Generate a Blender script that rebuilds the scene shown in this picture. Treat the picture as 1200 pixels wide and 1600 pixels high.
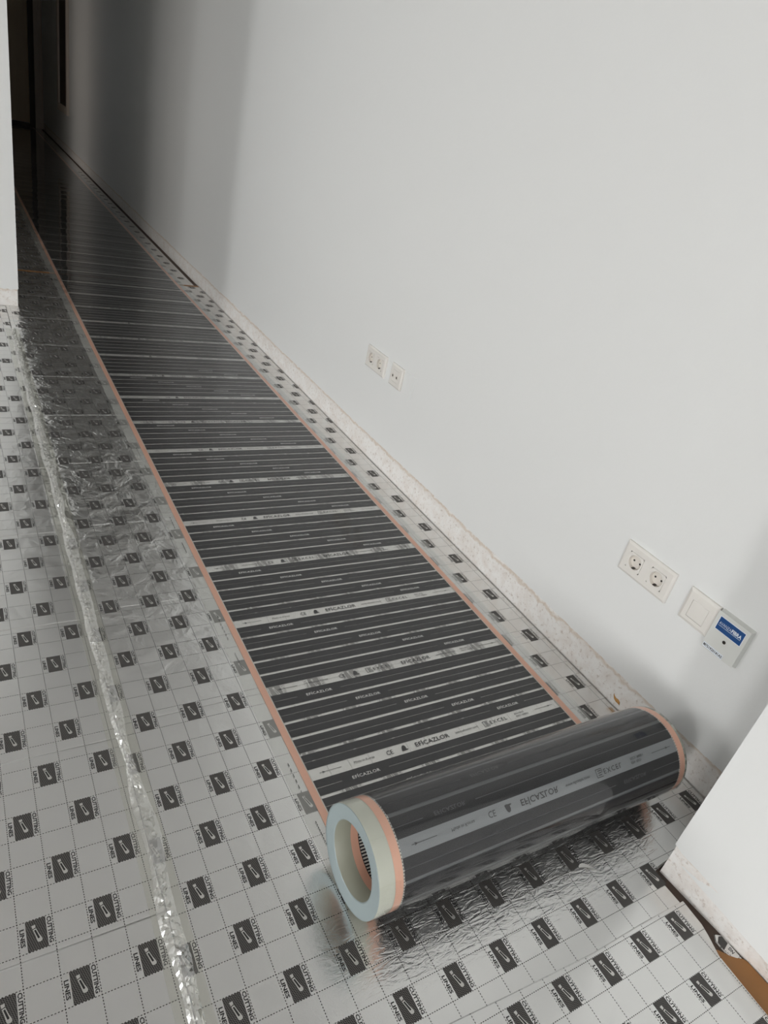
import bpy, bmesh, math, random
from mathutils import Vector, Matrix, noise

random.seed(7)
S = bpy.context.scene
COL = S.collection
for o in list(bpy.data.objects):
    bpy.data.objects.remove(o)

# ------------------------------------------------------------------ camera
CAM_H = 1.1930
cam_data = bpy.data.cameras.new('camera')
cam_data.sensor_fit = 'VERTICAL'
cam_data.sensor_height = 36.0
cam_data.lens = 36.0 * 1080.55 / 1600.0
cam_data.clip_start = 0.02
cam_data.clip_end = 60
cam = bpy.data.objects.new('camera', cam_data)
COL.objects.link(cam)
R_ = Vector((0.85605886, -0.47172678, 0.21127487))
U_ = Vector((0.07409968, 0.51653356, 0.8530547))
F_ = Vector((0.51153931, 0.71460963, -0.47713793))
m = Matrix((R_, U_, -F_)).transposed().to_4x4()
m.translation = Vector((0, 0, CAM_H))
cam.matrix_world = m
S.camera = cam

# ------------------------------------------------------------------ world, exposure
S.view_settings.view_transform = 'Standard'
S.view_settings.look = 'None'
S.view_settings.gamma = 1.0
S.view_settings.use_curve_mapping = False
S.view_settings.exposure = -0.67
W = bpy.data.worlds.new('sky')
S.world = W
W.use_nodes = True
W.node_tree.nodes['Background'].inputs[0].default_value = (0.86, 0.93, 1.0, 1)
W.node_tree.nodes['Background'].inputs[1].default_value = 1.2

# ------------------------------------------------------------------ room measures (metres)
XW = 1.436          # right wall, bare plaster face
XP = 1.4325         # painted face of the right wall
XN = 1.1645         # protruding near wall face
YN = 0.373          # where the protruding wall ends
XC = 0.292          # left side of the corridor
YC = 3.985          # room partition face, left of the corridor
YE = 13.45          # end of the corridor
XL = -6.0           # left wall of the room
YB = -5.0           # back wall of the room (behind the camera)
ZC = 2.62           # ceiling
ZS = -0.0065        # bare screed below the underlay

# windows (daylight): (wall, centre along wall, width, z0, z1, power)
WINDOWS = [
    ('left', 2.90, 1.20, 0.20, 2.25, 125.0),
    ('left', -3.10, 1.20, 0.20, 2.25, 205.0),
    ('back', -4.15, 1.00, 0.20, 2.25, 310.0),
    ('back', -2.05, 0.60, 0.20, 2.25, 20.0),
]
# fill light from unseen side rooms, through doorways added in the corridor wall
FILL_DOORWAY = ('corridor', 9.75, 0.80, 0.0, 2.05, 4.2)
FILL_DOORWAY2 = ('corridor', 5.25, 0.80, 0.0, 2.05, 4.2)
for k, (side, c, w, z0, z1, pw) in enumerate(WINDOWS + [FILL_DOORWAY, FILL_DOORWAY2]):
    ld = bpy.data.lights.new('window_or_fill_light', 'AREA')
    ld.shape = 'RECTANGLE'
    ld.size = w
    ld.size_y = z1 - z0
    ld.energy = pw
    ld.color = (1.0, 0.995, 0.99) if side != 'corridor' else (1.0, 0.80, 0.62) if c > 8 else (1.0, 0.88, 0.76)
    lo = bpy.data.objects.new('window_or_fill_light', ld)
    COL.objects.link(lo)
    if side == 'corridor':
        lo.location = (XC - 0.6, c, (z0 + z1) / 2)  # fill lamp set out of view behind the added doorway
    elif side == 'left':
        lo.location = (XL - 0.10, c, (z0 + z1) / 2)
        lo.rotation_euler = (math.pi / 2, 0, -math.pi / 2)
    else:
        lo.location = (c, YB - 0.10, (z0 + z1) / 2)
        lo.rotation_euler = (math.pi / 2, 0, 0)
        lo.rotation_euler = (math.pi / 2, 0, 0)
    # area lights shine along local -Z: aim it into the room
    d = Vector((1, 0, 0)) if side != 'back' else Vector((0, 1, 0))
    lo.rotation_euler = d.to_track_quat('-Z', 'Y').to_euler()

# ------------------------------------------------------------------ helpers
def link(o, parent=None):
    COL.objects.link(o)
    if parent is not None:
        o.parent = parent
    return o

def mesh(name, verts, faces, mat=None, parent=None, uvs=None, smooth=False, mats=None, midx=None):
    me = bpy.data.meshes.new(name)
    me.from_pydata([tuple(v) for v in verts], [], faces)
    if uvs is not None:
        ul = me.uv_layers.new(name='UVMap')
        for l in me.loops:
            ul.data[l.index].uv = uvs[l.vertex_index]
    for mm in (mats or [mat]):
        if mm is not None:
            me.materials.append(mm)
    if midx is not None:
        for p, i in zip(me.polygons, midx):
            p.material_index = i
    if smooth:
        for p in me.polygons:
            p.use_smooth = True
    me.update()
    o = bpy.data.objects.new(name, me)
    return link(o, parent)

def empty(name, loc=(0, 0, 0)):
    o = bpy.data.objects.new(name, None)
    o.empty_display_size = 0.05
    o.location = loc
    return link(o)

def tag(o, label=None, cat=None, group=None, kind=None):
    if label: o['label'] = label
    if cat: o['category'] = cat
    if group: o['group'] = group
    if kind: o['kind'] = kind
    return o

class MB:
    def __init__(s):
        s.v = []; s.f = []; s.uv = []; s.mi = []
    def add(s, verts, faces, uv=None, mi=0):
        b = len(s.v)
        s.v += [tuple(v) for v in verts]
        s.f += [tuple(i + b for i in f) for f in faces]
        s.uv += list(uv) if uv else [(0, 0)] * len(verts)
        s.mi += [mi] * len(faces)
    def box(s, a, b, mi=0):
        x0, y0, z0 = a; x1, y1, z1 = b
        s.add([(x0, y0, z0), (x1, y0, z0), (x1, y1, z0), (x0, y1, z0), (x0, y0, z1), (x1, y0, z1), (x1, y1, z1), (x0, y1, z1)],
              [(0, 3, 2, 1), (4, 5, 6, 7), (0, 1, 5, 4), (1, 2, 6, 5), (2, 3, 7, 6), (3, 0, 4, 7)], mi=mi)
    def build(s, name, mat=None, parent=None, smooth=False, mats=None, uv=False):
        return mesh(name, s.v, s.f, mat, parent, s.uv if uv else None, smooth, mats, s.mi if mats else None)

def bevel(o, w, seg=2):
    bm = bmesh.new()
    bm.from_mesh(o.data)
    bmesh.ops.bevel(bm, geom=list(bm.edges), offset=w, segments=seg, profile=0.6, affect='EDGES', clamp_overlap=True)
    bm.to_mesh(o.data); bm.free()
    for p in o.data.polygons:
        p.use_smooth = False
    return o

def struct(o):
    o['kind'] = 'structure'
    return o

_txt = {}
def text2d(s, bold=0.0, spacing=1.0):
    """flat outline of a word: verts (x,y), faces; height of capitals = 1, starts at x=0"""
    key = (s, bold, spacing)
    if key in _txt:
        return _txt[key]
    cu = bpy.data.curves.new('word', 'FONT')
    cu.body = s
    cu.resolution_u = 2
    cu.offset = bold
    cu.space_character = spacing
    ob = bpy.data.objects.new('word', cu)
    COL.objects.link(ob)
    dg = bpy.context.evaluated_depsgraph_get()
    me = ob.evaluated_get(dg).to_mesh()
    vs = [(v.co.x, v.co.y) for v in me.vertices]
    fs = [tuple(p.vertices) for p in me.polygons]
    ob.evaluated_get(dg).to_mesh_clear()
    bpy.data.objects.remove(ob); bpy.data.curves.remove(cu)
    x0 = min(v[0] for v in vs); x1 = max(v[0] for v in vs)
    capcu = 0.72
    vs = [((x - x0) / capcu, y / capcu) for x, y in vs]
    _txt[key] = (vs, fs, (x1 - x0) / capcu)
    return _txt[key]

# ------------------------------------------------------------------ materials
def mat(name):
    mm = bpy.data.materials.new(name)
    mm.use_nodes = True
    nt = mm.node_tree
    return mm, nt, nt.nodes['Principled BSDF']

def N(nt, t, **kw):
    n = nt.nodes.new(t)
    for k, v in kw.items():
        if k.startswith('i_'):
            n.inputs[k[2:].replace('_', ' ')].default_value = v
        elif k[0] == 'n' and k[1:].isdigit():
            n.inputs[int(k[1:])].default_value = v
        else:
            setattr(n, k, v)
    return n

def L(nt, a, b):
    nt.links.new(a, b)

def mth(nt, op, a, b=None, c=None):
    n = nt.nodes.new('ShaderNodeMath'); n.operation = op
    for i, v in enumerate((a, b, c)):
        if v is None: continue
        if isinstance(v, (int, float)): n.inputs[i].default_value = v
        else: nt.links.new(v, n.inputs[i])
    return n.outputs[0]

def simple(name, col, rough=0.5, metal=0.0, coat=0.0, spec=0.5, bump=None):
    mm, nt, p = mat(name)
    p.inputs['Base Color'].default_value = (*col, 1)
    p.inputs['Roughness'].default_value = rough
    p.inputs['Metallic'].default_value = metal
    p.inputs['Coat Weight'].default_value = coat
    p.inputs['Specular IOR Level'].default_value = spec
    if bump:
        sc, dist = bump
        g = N(nt, 'ShaderNodeNewGeometry')
        nz = N(nt, 'ShaderNodeTexNoise', i_Scale=sc, i_Detail=4.0)
        L(nt, g.outputs['Position'], nz.inputs['Vector'])
        b = N(nt, 'ShaderNodeBump', i_Strength=1.0, i_Distance=dist)
        L(nt, nz.outputs['Fac'], b.inputs['Height'])
        L(nt, b.outputs[0], p.inputs['Normal'])
    return mm

M = {}
M['paint'] = simple('white_wall_paint', (0.80, 0.81, 0.80), 0.55, bump=(38.0, 0.0006))
M['ceiling'] = simple('ceiling_paint', (0.90, 0.90, 0.89), 0.7, bump=(30.0, 0.0005))
M['screed'] = simple('bare_brown_screed', (0.085, 0.058, 0.045), 0.85, bump=(120.0, 0.001))
M['corridor_end'] = simple('tan_end_door', (0.58, 0.47, 0.34), 0.5)
M['dark_wood_and_gap'] = simple('dark_trim_and_shaded_gap', (0.035, 0.022, 0.018), 0.5)
M['casing'] = simple('old_cream_casing', (0.60, 0.52, 0.46), 0.5)
M['frame_trim'] = simple('cream_frame', (0.68, 0.60, 0.53), 0.45)
M['plastic'] = simple('ivory_plastic', (0.80, 0.775, 0.73), 0.22, coat=0.3)
M['plastic_in'] = simple('ivory_plastic_recess', (0.74, 0.70, 0.64), 0.3)
M['plastic_grey'] = simple('pale_grey_plastic', (0.72, 0.73, 0.70), 0.3, coat=0.2)
M['hole'] = simple('socket_hole_black', (0.006, 0.006, 0.006), 0.6)
M['brass'] = simple('dark_metal_contact', (0.03, 0.024, 0.02), 0.4, 0.3)
M['sticker_blue'] = simple('blue_sticker', (0.004, 0.065, 0.235), 0.35)
M['sticker_white'] = simple('white_sticker', (0.80, 0.85, 0.90), 0.4)
M['ink'] = simple('black_print', (0.012, 0.011, 0.011), 0.45)
M['ink_film'] = simple('dark_film_print', (0.02, 0.02, 0.022), 0.5)
M['pale_ink'] = simple('pale_print', (0.80, 0.80, 0.78), 0.5)
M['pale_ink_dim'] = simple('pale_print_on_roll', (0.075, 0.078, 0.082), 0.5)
M['carbon'] = simple('carbon_black', (0.0105, 0.0105, 0.0125), 0.5, spec=0.3)
M['copper'] = simple('copper_strip', (0.78, 0.445, 0.325), 0.42, 0.25)
M['silver_line'] = simple('silver_paste', (0.62, 0.60, 0.55), 0.45, 0.3)
M['knife'] = simple('foil_knife_mark', (0.66, 0.655, 0.635), 0.36, 0.85)
M['kraft'] = simple('brown_kraft_tape', (0.34, 0.155, 0.045), 0.45, bump=(60.0, 0.0006))
M['amber'] = simple('amber_foam', (0.50, 0.25, 0.06), 0.45)
M['foam_edge'] = simple('white_foam_core', (0.72, 0.72, 0.70), 0.7)

def plaster():
    mm, nt, p = mat('bare_plaster_with_stains')
    g = N(nt, 'ShaderNodeNewGeometry')
    n1 = N(nt, 'ShaderNodeTexNoise', i_Scale=22.0, i_Detail=6.0, i_Roughness=0.6)
    n2 = N(nt, 'ShaderNodeTexNoise', i_Scale=85.0, i_Detail=5.0, i_Roughness=0.65)
    for n in (n1, n2): L(nt, g.outputs['Position'], n.inputs['Vector'])
    r1 = N(nt, 'ShaderNodeValToRGB')
    r1.color_ramp.elements[0].position = 0.36; r1.color_ramp.elements[0].color = (0.79, 0.75, 0.71, 1)
    r1.color_ramp.elements[1].position = 0.58; r1.color_ramp.elements[1].color = (0.86, 0.845, 0.82, 1)
    L(nt, n1.outputs['Fac'], r1.inputs['Fac'])
    r2 = N(nt, 'ShaderNodeValToRGB')
    r2.color_ramp.elements[0].position = 0.555; r2.color_ramp.elements[0].color = (0, 0, 0, 1)
    r2.color_ramp.elements[1].position = 0.68; r2.color_ramp.elements[1].color = (1, 1, 1, 1)
    L(nt, n2.outputs['Fac'], r2.inputs['Fac'])
    # old adhesive line left by the removed skirting, about 8 cm up
    sep = N(nt, 'ShaderNodeSeparateXYZ'); L(nt, g.outputs['Position'], sep.inputs[0])
    zz = mth(nt, 'ADD', sep.outputs['Z'], mth(nt, 'MULTIPLY', mth(nt, 'SUBTRACT', n1.outputs['Fac'], 0.5), 0.05))
    band = mth(nt, 'SUBTRACT', 1.0, mth(nt, 'MULTIPLY', mth(nt, 'ABSOLUTE', mth(nt, 'SUBTRACT', zz, 0.083)), 110.0))
    band = mth(nt, 'MULTIPLY', mth(nt, 'MAXIMUM', band, 0.0), mth(nt, 'MULTIPLY', n2.outputs['Fac'], 1.5))
    mx = N(nt, 'ShaderNodeMix', data_type='RGBA')
    L(nt, mth(nt, 'MULTIPLY', r2.outputs['Color'], 0.55), mx.inputs['Factor'])
    L(nt, r1.outputs['Color'], mx.inputs['A']); mx.inputs['B'].default_value = (0.42, 0.33, 0.26, 1)
    mx2 = N(nt, 'ShaderNodeMix', data_type='RGBA')
    L(nt, mth(nt, 'MINIMUM', band, 0.6), mx2.inputs['Factor'])
    L(nt, mx.outputs['Result'], mx2.inputs['A']); mx2.inputs['B'].default_value = (0.60, 0.49, 0.38, 1)
    L(nt, mx2.outputs['Result'], p.inputs['Base Color'])
    p.inputs['Roughness'].default_value = 0.8
    b = N(nt, 'ShaderNodeBump', i_Strength=1.0, i_Distance=0.0012)
    L(nt, n2.outputs['Fac'], b.inputs['Height']); L(nt, b.outputs[0], p.inputs['Normal'])
    return mm
M['plaster'] = plaster()

def foil(name, dashes=True):
    """aluminium faced underlay with printed dashed cutting lines (UV = cutting grid, one unit per square)"""
    mm, nt, p = mat(name)
    g = N(nt, 'ShaderNodeNewGeometry')
    pos = g.outputs['Position']
    def nz(scale, detail=3.0, dist=0.0, vec=pos, rough=0.5):
        n = N(nt, 'ShaderNodeTexNoise', i_Scale=scale, i_Detail=detail, i_Distortion=dist, i_Roughness=rough)
        L(nt, vec, n.inputs['Vector']); return n.outputs['Fac']
    def ridge(f):       # sharp creases
        return mth(nt, 'ABSOLUTE', mth(nt, 'SUBTRACT', f, 0.5))
    sep = N(nt, 'ShaderNodeSeparateXYZ'); L(nt, pos, sep.inputs[0])
    # the foil was walked on and crumpled further down the passage
    cr = N(nt, 'ShaderNodeMapRange', n1=0.95, n2=2.0, n3=0.05, n4=1.0); L(nt, sep.outputs['Y'], cr.inputs[0])
    # ... and it is creased where the heavy roll was dragged
    dx = mth(nt, 'DIVIDE', mth(nt, 'SUBTRACT', sep.outputs['X'], 0.86), 0.46)
    dy = mth(nt, 'DIVIDE', mth(nt, 'SUBTRACT', sep.outputs['Y'], 0.47), 0.12)
    dd = mth(nt, 'ADD', mth(nt, 'POWER', mth(nt, 'ABSOLUTE', dx), 4.0), mth(nt, 'POWER', mth(nt, 'ABSOLUTE', dy), 2.0))
    rl = mth(nt, 'SUBTRACT', 1.0, mth(nt, 'MINIMUM', dd, 1.0))
    mp = N(nt, 'ShaderNodeMapping'); mp.inputs['Scale'].default_value = (0.45, 1.5, 1.0); mp.inputs['Rotation'].default_value = (0, 0, 0.25); L(nt, pos, mp.inputs['Vector'])
    h1 = mth(nt, 'MULTIPLY', nz(330.0), 0.00007)
    h2 = mth(nt, 'MULTIPLY', ridge(nz(60.0, 3.0, 0.8, mp.outputs[0])), mth(nt, 'MULTIPLY', rl, -0.0030))
    ml = N(nt, 'ShaderNodeMapRange', n1=0.20, n2=0.27, n3=0.16, n4=1.0); L(nt, sep.outputs['X'], ml.inputs[0])
    mr = N(nt, 'ShaderNodeMapRange', n1=0.50, n2=0.62, n3=1.0, n4=0.10); L(nt, sep.outputs['X'], mr.inputs[0])
    crm = mth(nt, 'MULTIPLY', mth(nt, 'MULTIPLY', cr.outputs[0], ml.outputs[0]), mr.outputs[0])
    h3 = mth(nt, 'MULTIPLY', ridge(nz(16.0, 4.0, 0.5)), mth(nt, 'MULTIPLY', crm, -0.0085))
    h4 = mth(nt, 'MULTIPLY', nz(7.0, 3.0, 0.5), mth(nt, 'ADD', mth(nt, 'MULTIPLY', crm, 0.009), 0.0012))
    h5 = mth(nt, 'MULTIPLY', nz(70.0, 3.0), 0.00010)
    hh = mth(nt, 'ADD', mth(nt, 'ADD', h1, h2), mth(nt, 'ADD', mth(nt, 'ADD', h3, h5), h4))
    bp = N(nt, 'ShaderNodeBump', i_Strength=1.0, i_Distance=1.0)
    L(nt, hh, bp.inputs['Height'])
    L(nt, bp.outputs[0], p.inputs['Normal'])
    p.inputs['Roughness'].default_value = 0.235
    if dashes:
        uv = N(nt, 'ShaderNodeUVMap')
        s2 = N(nt, 'ShaderNodeSeparateXYZ'); L(nt, uv.outputs[0], s2.inputs[0])
        def line(a):
            fr = mth(nt, 'FRACT', mth(nt, 'ADD', a, 500.5))
            return mth(nt, 'LESS_THAN', mth(nt, 'ABSOLUTE', mth(nt, 'SUBTRACT', fr, 0.5)), 0.0135)
        def dash(a):
            return mth(nt, 'LESS_THAN', mth(nt, 'FRACT', mth(nt, 'ADD', mth(nt, 'MULTIPLY', a, 11.0), 500.28)), 0.56)
        u, v = s2.outputs['X'], s2.outputs['Y']
        msk = mth(nt, 'MAXIMUM', mth(nt, 'MULTIPLY', line(u), dash(v)), mth(nt, 'MULTIPLY', line(v), dash(u)))
        mx = N(nt, 'ShaderNodeMix', data_type='RGBA')
        L(nt, msk, mx.inputs['Factor'])
        mx.inputs['A'].default_value = (0.765, 0.765, 0.755, 1); mx.inputs['B'].default_value = (0.06, 0.055, 0.05, 1)
        L(nt, mx.outputs['Result'], p.inputs['Base Color'])
        L(nt, mth(nt, 'SUBTRACT', 0.97, mth(nt, 'MULTIPLY', msk, 0.7)), p.inputs['Metallic'])
    else:
        p.inputs['Base Color'].default_value = (0.80, 0.80, 0.78, 1)
        p.inputs['Metallic'].default_value = 0.88
    return mm
M['foil'] = foil('foil_faced_underlay')

def hatch():
    """printed square: black ink with a fine light crosshatch"""
    mm, nt, p = mat('crosshatched_print')
    uv = N(nt, 'ShaderNodeUVMap')
    s = N(nt, 'ShaderNodeSeparateXYZ'); L(nt, uv.outputs[0], s.inputs[0])
    def ln(a, b, sc, ph):
        t = mth(nt, 'ADD', mth(nt, 'MULTIPLY', a, sc), mth(nt, 'MULTIPLY', b, sc * ph))
        return mth(nt, 'LESS_THAN', mth(nt, 'FRACT', mth(nt, 'ADD', t, 100.0)), 0.16)
    mk = mth(nt, 'MAXIMUM', ln(s.outputs['X'], s.outputs['Y'], 17.0, 0.28), ln(s.outputs['Y'], s.outputs['X'], 19.0, 0.22))
    mx = N(nt, 'ShaderNodeMix', data_type='RGBA'); L(nt, mk, mx.inputs['Factor'])
    mx.inputs['A'].default_value = (0.013, 0.012, 0.0115, 1); mx.inputs['B'].default_value = (0.22, 0.21, 0.20, 1)
    L(nt, mx.outputs['Result'], p.inputs['Base Color'])
    p.inputs['Roughness'].default_value = 0.42
    p.inputs['Specular IOR Level'].default_value = 0.35
    return mm
M['hatch'] = hatch()

def clear_film(name, haze, hazecol, ior=1.5, rough=0.03, tint=(0.985, 0.985, 0.98)):
    mm = bpy.data.materials.new(name); mm.use_nodes = True
    nt = mm.node_tree; nt.nodes.clear()
    out = nt.nodes.new('ShaderNodeOutputMaterial')
    tr = N(nt, 'ShaderNodeBsdfTransparent', i_Color=(*tint, 1))
    df = N(nt, 'ShaderNodeBsdfDiffuse', i_Color=(*hazecol, 1))
    gl = N(nt, 'ShaderNodeBsdfGlossy', i_Color=(1, 1, 1, 1), i_Roughness=rough)
    g = N(nt, 'ShaderNodeNewGeometry')
    dt = N(nt, 'ShaderNodeVectorMath', operation='DOT_PRODUCT')
    L(nt, g.outputs['Normal'], dt.inputs[0]); L(nt, g.outputs['Incoming'], dt.inputs[1])
    f0 = ((ior - 1) / (ior + 1)) ** 2
    sch = mth(nt, 'POWER', mth(nt, 'SUBTRACT', 1.0, mth(nt, 'ABSOLUTE', dt.outputs['Value'])), 5.0)
    fac = mth(nt, 'ADD', f0, mth(nt, 'MULTIPLY', sch, 1.0 - f0))
    m1 = N(nt, 'ShaderNodeMixShader', n0=haze); L(nt, tr.outputs[0], m1.inputs[1]); L(nt, df.outputs[0], m1.inputs[2])
    m2 = nt.nodes.new('ShaderNodeMixShader'); L(nt, fac, m2.inputs[0]); L(nt, m1.outputs[0], m2.inputs[1]); L(nt, gl.outputs[0], m2.inputs[2])
    L(nt, m2.outputs[0], out.inputs['Surface'])
    return mm
M['film'] = clear_film('clear_polyester_film', 0.018, (0.75, 0.75, 0.78))
M['film_back'] = clear_film('hazy_backing_film', 0.26, (0.92, 0.91, 0.88), rough=0.1, tint=(0.99, 0.99, 0.98))
M['film_edge'] = clear_film('hazy_film_margin', 0.24, (0.76, 0.77, 0.73), rough=0.08)
M['roll_gloss'] = clear_film('clear_film_on_roll', 0.006, (0.7, 0.74, 0.78), ior=1.55, rough=0.06)
M['tape_ridge'] = clear_film('puckered_clear_tape', 0.17, (0.92, 0.92, 0.89), ior=3.4, rough=0.07, tint=(0.95, 0.95, 0.93))
M['tape'] = clear_film('clear_packing_tape', 0.07, (0.80, 0.80, 0.75), ior=1.6, rough=0.08, tint=(0.96, 0.96, 0.93))
M['wound'] = simple('wound_film_layers', (0.105, 0.112, 0.118), 0.35)
M['wound_band'] = simple('wound_film_clear_band', (0.215, 0.23, 0.24), 0.35)
M['wound_edge'] = simple('stacked_film_margin', (0.56, 0.58, 0.50), 0.35, coat=0.3)
M['wound_in_shaded'] = simple('shaded_film_bore', (0.26, 0.265, 0.21), 0.5)  # bore painted darker, as little light gets inside the roll
M['wound_face'] = simple('stacked_film_end', (0.29, 0.35, 0.36), 0.4, coat=0.2)

# ------------------------------------------------------------------ room shell
def slab(name, a, b, material):
    mb = MB(); mb.box(a, b)
    return struct(mb.build(name, material))

slab('floor', (XL - 0.2, YB - 0.2, ZS - 0.12), (2.2, YE + 0.2, ZS), M['screed'])
slab('ceiling', (XL - 0.2, YB - 0.2, ZC), (2.2, YE + 0.2, ZC + 0.12), M['ceiling'])

# right wall: bare plaster body + painted coat with a ragged lower edge
mb = MB()
mb.box((XW, YN - 0.25, 0.04), (XW + 0.2, YE + 0.2, ZC))
wr = struct(mb.build('wall_right', M['paint']))
def ragged(name, x_front, x_back, y0, y1, base, amp, seed, parent, step=0.006):
    """painted plaster coat, standing 3-4 mm proud, broken off unevenly along the bottom"""
    v = []; f = []
    y = y0; ys = []
    while y < y1:
        ys.append(y)
        y += step if y < 5.5 else 0.03
    ys.append(y1)
    for i, y in enumerate(ys):
        n = noise.noise(Vector((y * 2.2, seed, 0))) * 0.9 + noise.noise(Vector((y * 30.0, seed, 3))) * 0.12 + noise.noise(Vector((y * 140.0, seed, 7))) * 0.2
        z = base + amp * n
        v += [(x_front, y, ZC), (x_front, y, z + 0.0016), (x_front + (x_back - x_front) * 0.45, y, z), (x_back, y, z + 0.001)]
    for i in range(len(ys) - 1):
        a = i * 4; b = a + 4
        for k in range(3):
            f.append((a + k, b + k, b + k + 1, a + k + 1))
    e = len(v)
    return mesh(name, v, f, M['paint'], parent)
ragged('painted_coat', XP, XW + 0.0005, YN - 0.2, YE, 0.090, 0.0085, 1.3, wr)
mb = MB()
for (a, b) in ((YN - 0.2, 1.850), (1.8512, 1.955), (1.9562, YE)):
    mb = MB(); mb.box((XW - 0.0012, a, ZS), (XW + 0.15, b, 0.14))
    struct(mb.build('baseboard_right', M['plaster']))

# near protruding wall (nib) on the right
mb = MB(); mb.box((XN + 0.004, YB, 0.05), (XW + 0.2, YN - 0.004, ZC))
wn = struct(mb.build('wall_near_right', M['paint']))
v = []; f = []
ys = [YB + (YN - YB) * i / 60 for i in range(40)]
y = ys[-1]
while y < YN - 0.0005:
    y += 0.006; ys.append(min(y, YN))
for y in ys:
    n = noise.noise(Vector((y * 11, 5.1, 0))) * 0.6 + noise.noise(Vector((y * 50, 5.1, 2))) * 0.35
    z = 0.078 + 0.009 * n
    v += [(XN, y, ZC), (XN, y, z + 0.002), (XN + 0.0025, y, z), (XN + 0.0055, y, z + 0.001)]
for i in range(len(ys) - 1):
    a = i * 4; b = a + 4
    for k in range(3): f.append((a + k, b + k, b + k + 1, a + k + 1))
e = len(v)
v += [(XN, YN, ZC), (XN, YN, z + 0.002), (XW + 0.1, YN, z + 0.002), (XW + 0.1, YN, ZC)]
f.append((e, e + 1, e + 2, e + 3))
mesh('painted_coat', v, f, M['paint'], wn)
# (its foot is chipped back towards the viewer)
mb = MB(); ny_ = 24
for k in range(ny_ + 1):
    y = (YN - 0.003) - 0.6 * (k / ny_) if k < ny_ else YB
    off = 0.024 * min(1.0, max(0.0, (YN - y) / 0.24)) + 0.002 * noise.noise(Vector((y * 30, 2, 0)))
    mb.v += [(XN + 0.003, y, 0.10), (XN + 0.003 + off * 0.15, y, 0.06), (XN + 0.003 + off, y, ZS), (XW + 0.15, y, ZS), (XW + 0.15, y, 0.10)]
for k in range(ny_):
    for q in range(5):
        a = k * 5 + q; b = k * 5 + (q + 1) % 5
        mb.f.append((a, b, b + 5, a + 5))
mb.f += [(4, 3, 2, 1, 0)]
nb = struct(mesh('baseboard_near_right', mb.v, mb.f, M['plaster']))


# partition beside the corridor mouth, corridor left wall, end wall
mb = MB(); mb.box((XL, YC + 0.003, 0.03), (XC - 0.003, YC + 0.14, ZC)); 
dwz = 2.05
cuts = [YC] + [q for d_ in (FILL_DOORWAY2, FILL_DOORWAY) for q in (d_[1] - 0.4, d_[1] + 0.4)] + [YE]
for k in range(0, len(cuts), 2):
    mb.box((XC - 0.14, max(cuts[k], YC + 0.14), 0.03), (XC - 0.003, cuts[k + 1], ZC))
for k in range(1, len(cuts) - 1, 2):
    mb.box((XC - 0.14, cuts[k], dwz), (XC - 0.003, cuts[k + 1], ZC))
wp = struct(mb.build('wall_front', M['paint']))
v = []; f = []
xs = [XL + (XC - XL) * i / 40 for i in range(38)]
x = xs[-1]
while x < XC - 1e-4:
    x += 0.008; xs.append(min(x, XC))
for x in xs:
    z = 0.086 + 0.014 * noise.noise(Vector((x * 14, 9.1, 0))) + 0.006 * noise.noise(Vector((x * 60, 9.1, 0)))
    v += [(x, YC, ZC), (x, YC, z), (x, YC + 0.004, z)]
for i in range(len(xs) - 1):
    a = i * 3; b = a + 3
    f += [(a, a + 1, b + 1, b), (a + 1, a + 2, b + 2, b + 1)]
e = len(v)
for (p_, q_, zl) in [(cuts[k], cuts[k + 1], z if k % 2 == 0 else dwz) for k in range(len(cuts) - 1)]:
    e = len(v)
    v += [(XC, p_, ZC), (XC, p_, zl), (XC, q_, zl), (XC, q_, ZC)]
    f.append((e, e + 3, e + 2, e + 1))
mesh('painted_coat', v, f, M['paint'], wp)
mb = MB(); mb.box((XL, YC + 0.001, ZS), (XC - 0.003, YC + 0.13, 0.11)); 
for k in range(0, len(cuts), 2):
    mb.box((XC - 0.13, max(cuts[k], YC + 0.13), ZS), (XC - 0.003, cuts[k + 1], 0.11))
bevel(struct(mb.build('baseboard_front', M['plaster'])), 0.004, 2)

# corridor end: tan door leaf, dark strip for the shade in the door gap, cream casing
slab('wall_end', (XC - 0.2, YE + 0.06, ZS), (2.2, YE + 0.2, ZC), M['paint'])
d = empty('door_1', (0, YE, 0)); struct(d)
mb = MB(); mb.box((XC - 0.05, 0.015, 0.055), (1.245, 0.055, 2.08)); bevel(mb.build('door_leaf', M['corridor_end'], d), 0.003)
mb = MB(); mb.box((XC - 0.05, 0.005, 0.0), (1.245, 0.055, 0.05)); bevel(mb.build('kick_rail', M['dark_wood_and_gap'], d), 0.004)
mb = MB(); mb.box((1.247, -0.03, 0.0), (1.318, 0.055, 2.15)); bevel(mb.build('shaded_door_gap', M['dark_wood_and_gap'], d), 0.004)
mb = MB(); mb.box((1.32, -0.015, 0.0), (XP, 0.055, 2.2)); bevel(mb.build('door_casing', M['casing'], d), 0.004)
mb = MB(); mb.box((1.37, -0.028, 0.0), (1.384, -0.014, 2.2)); bevel(mb.build('casing_bead', M['casing'], d), 0.003)

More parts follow.
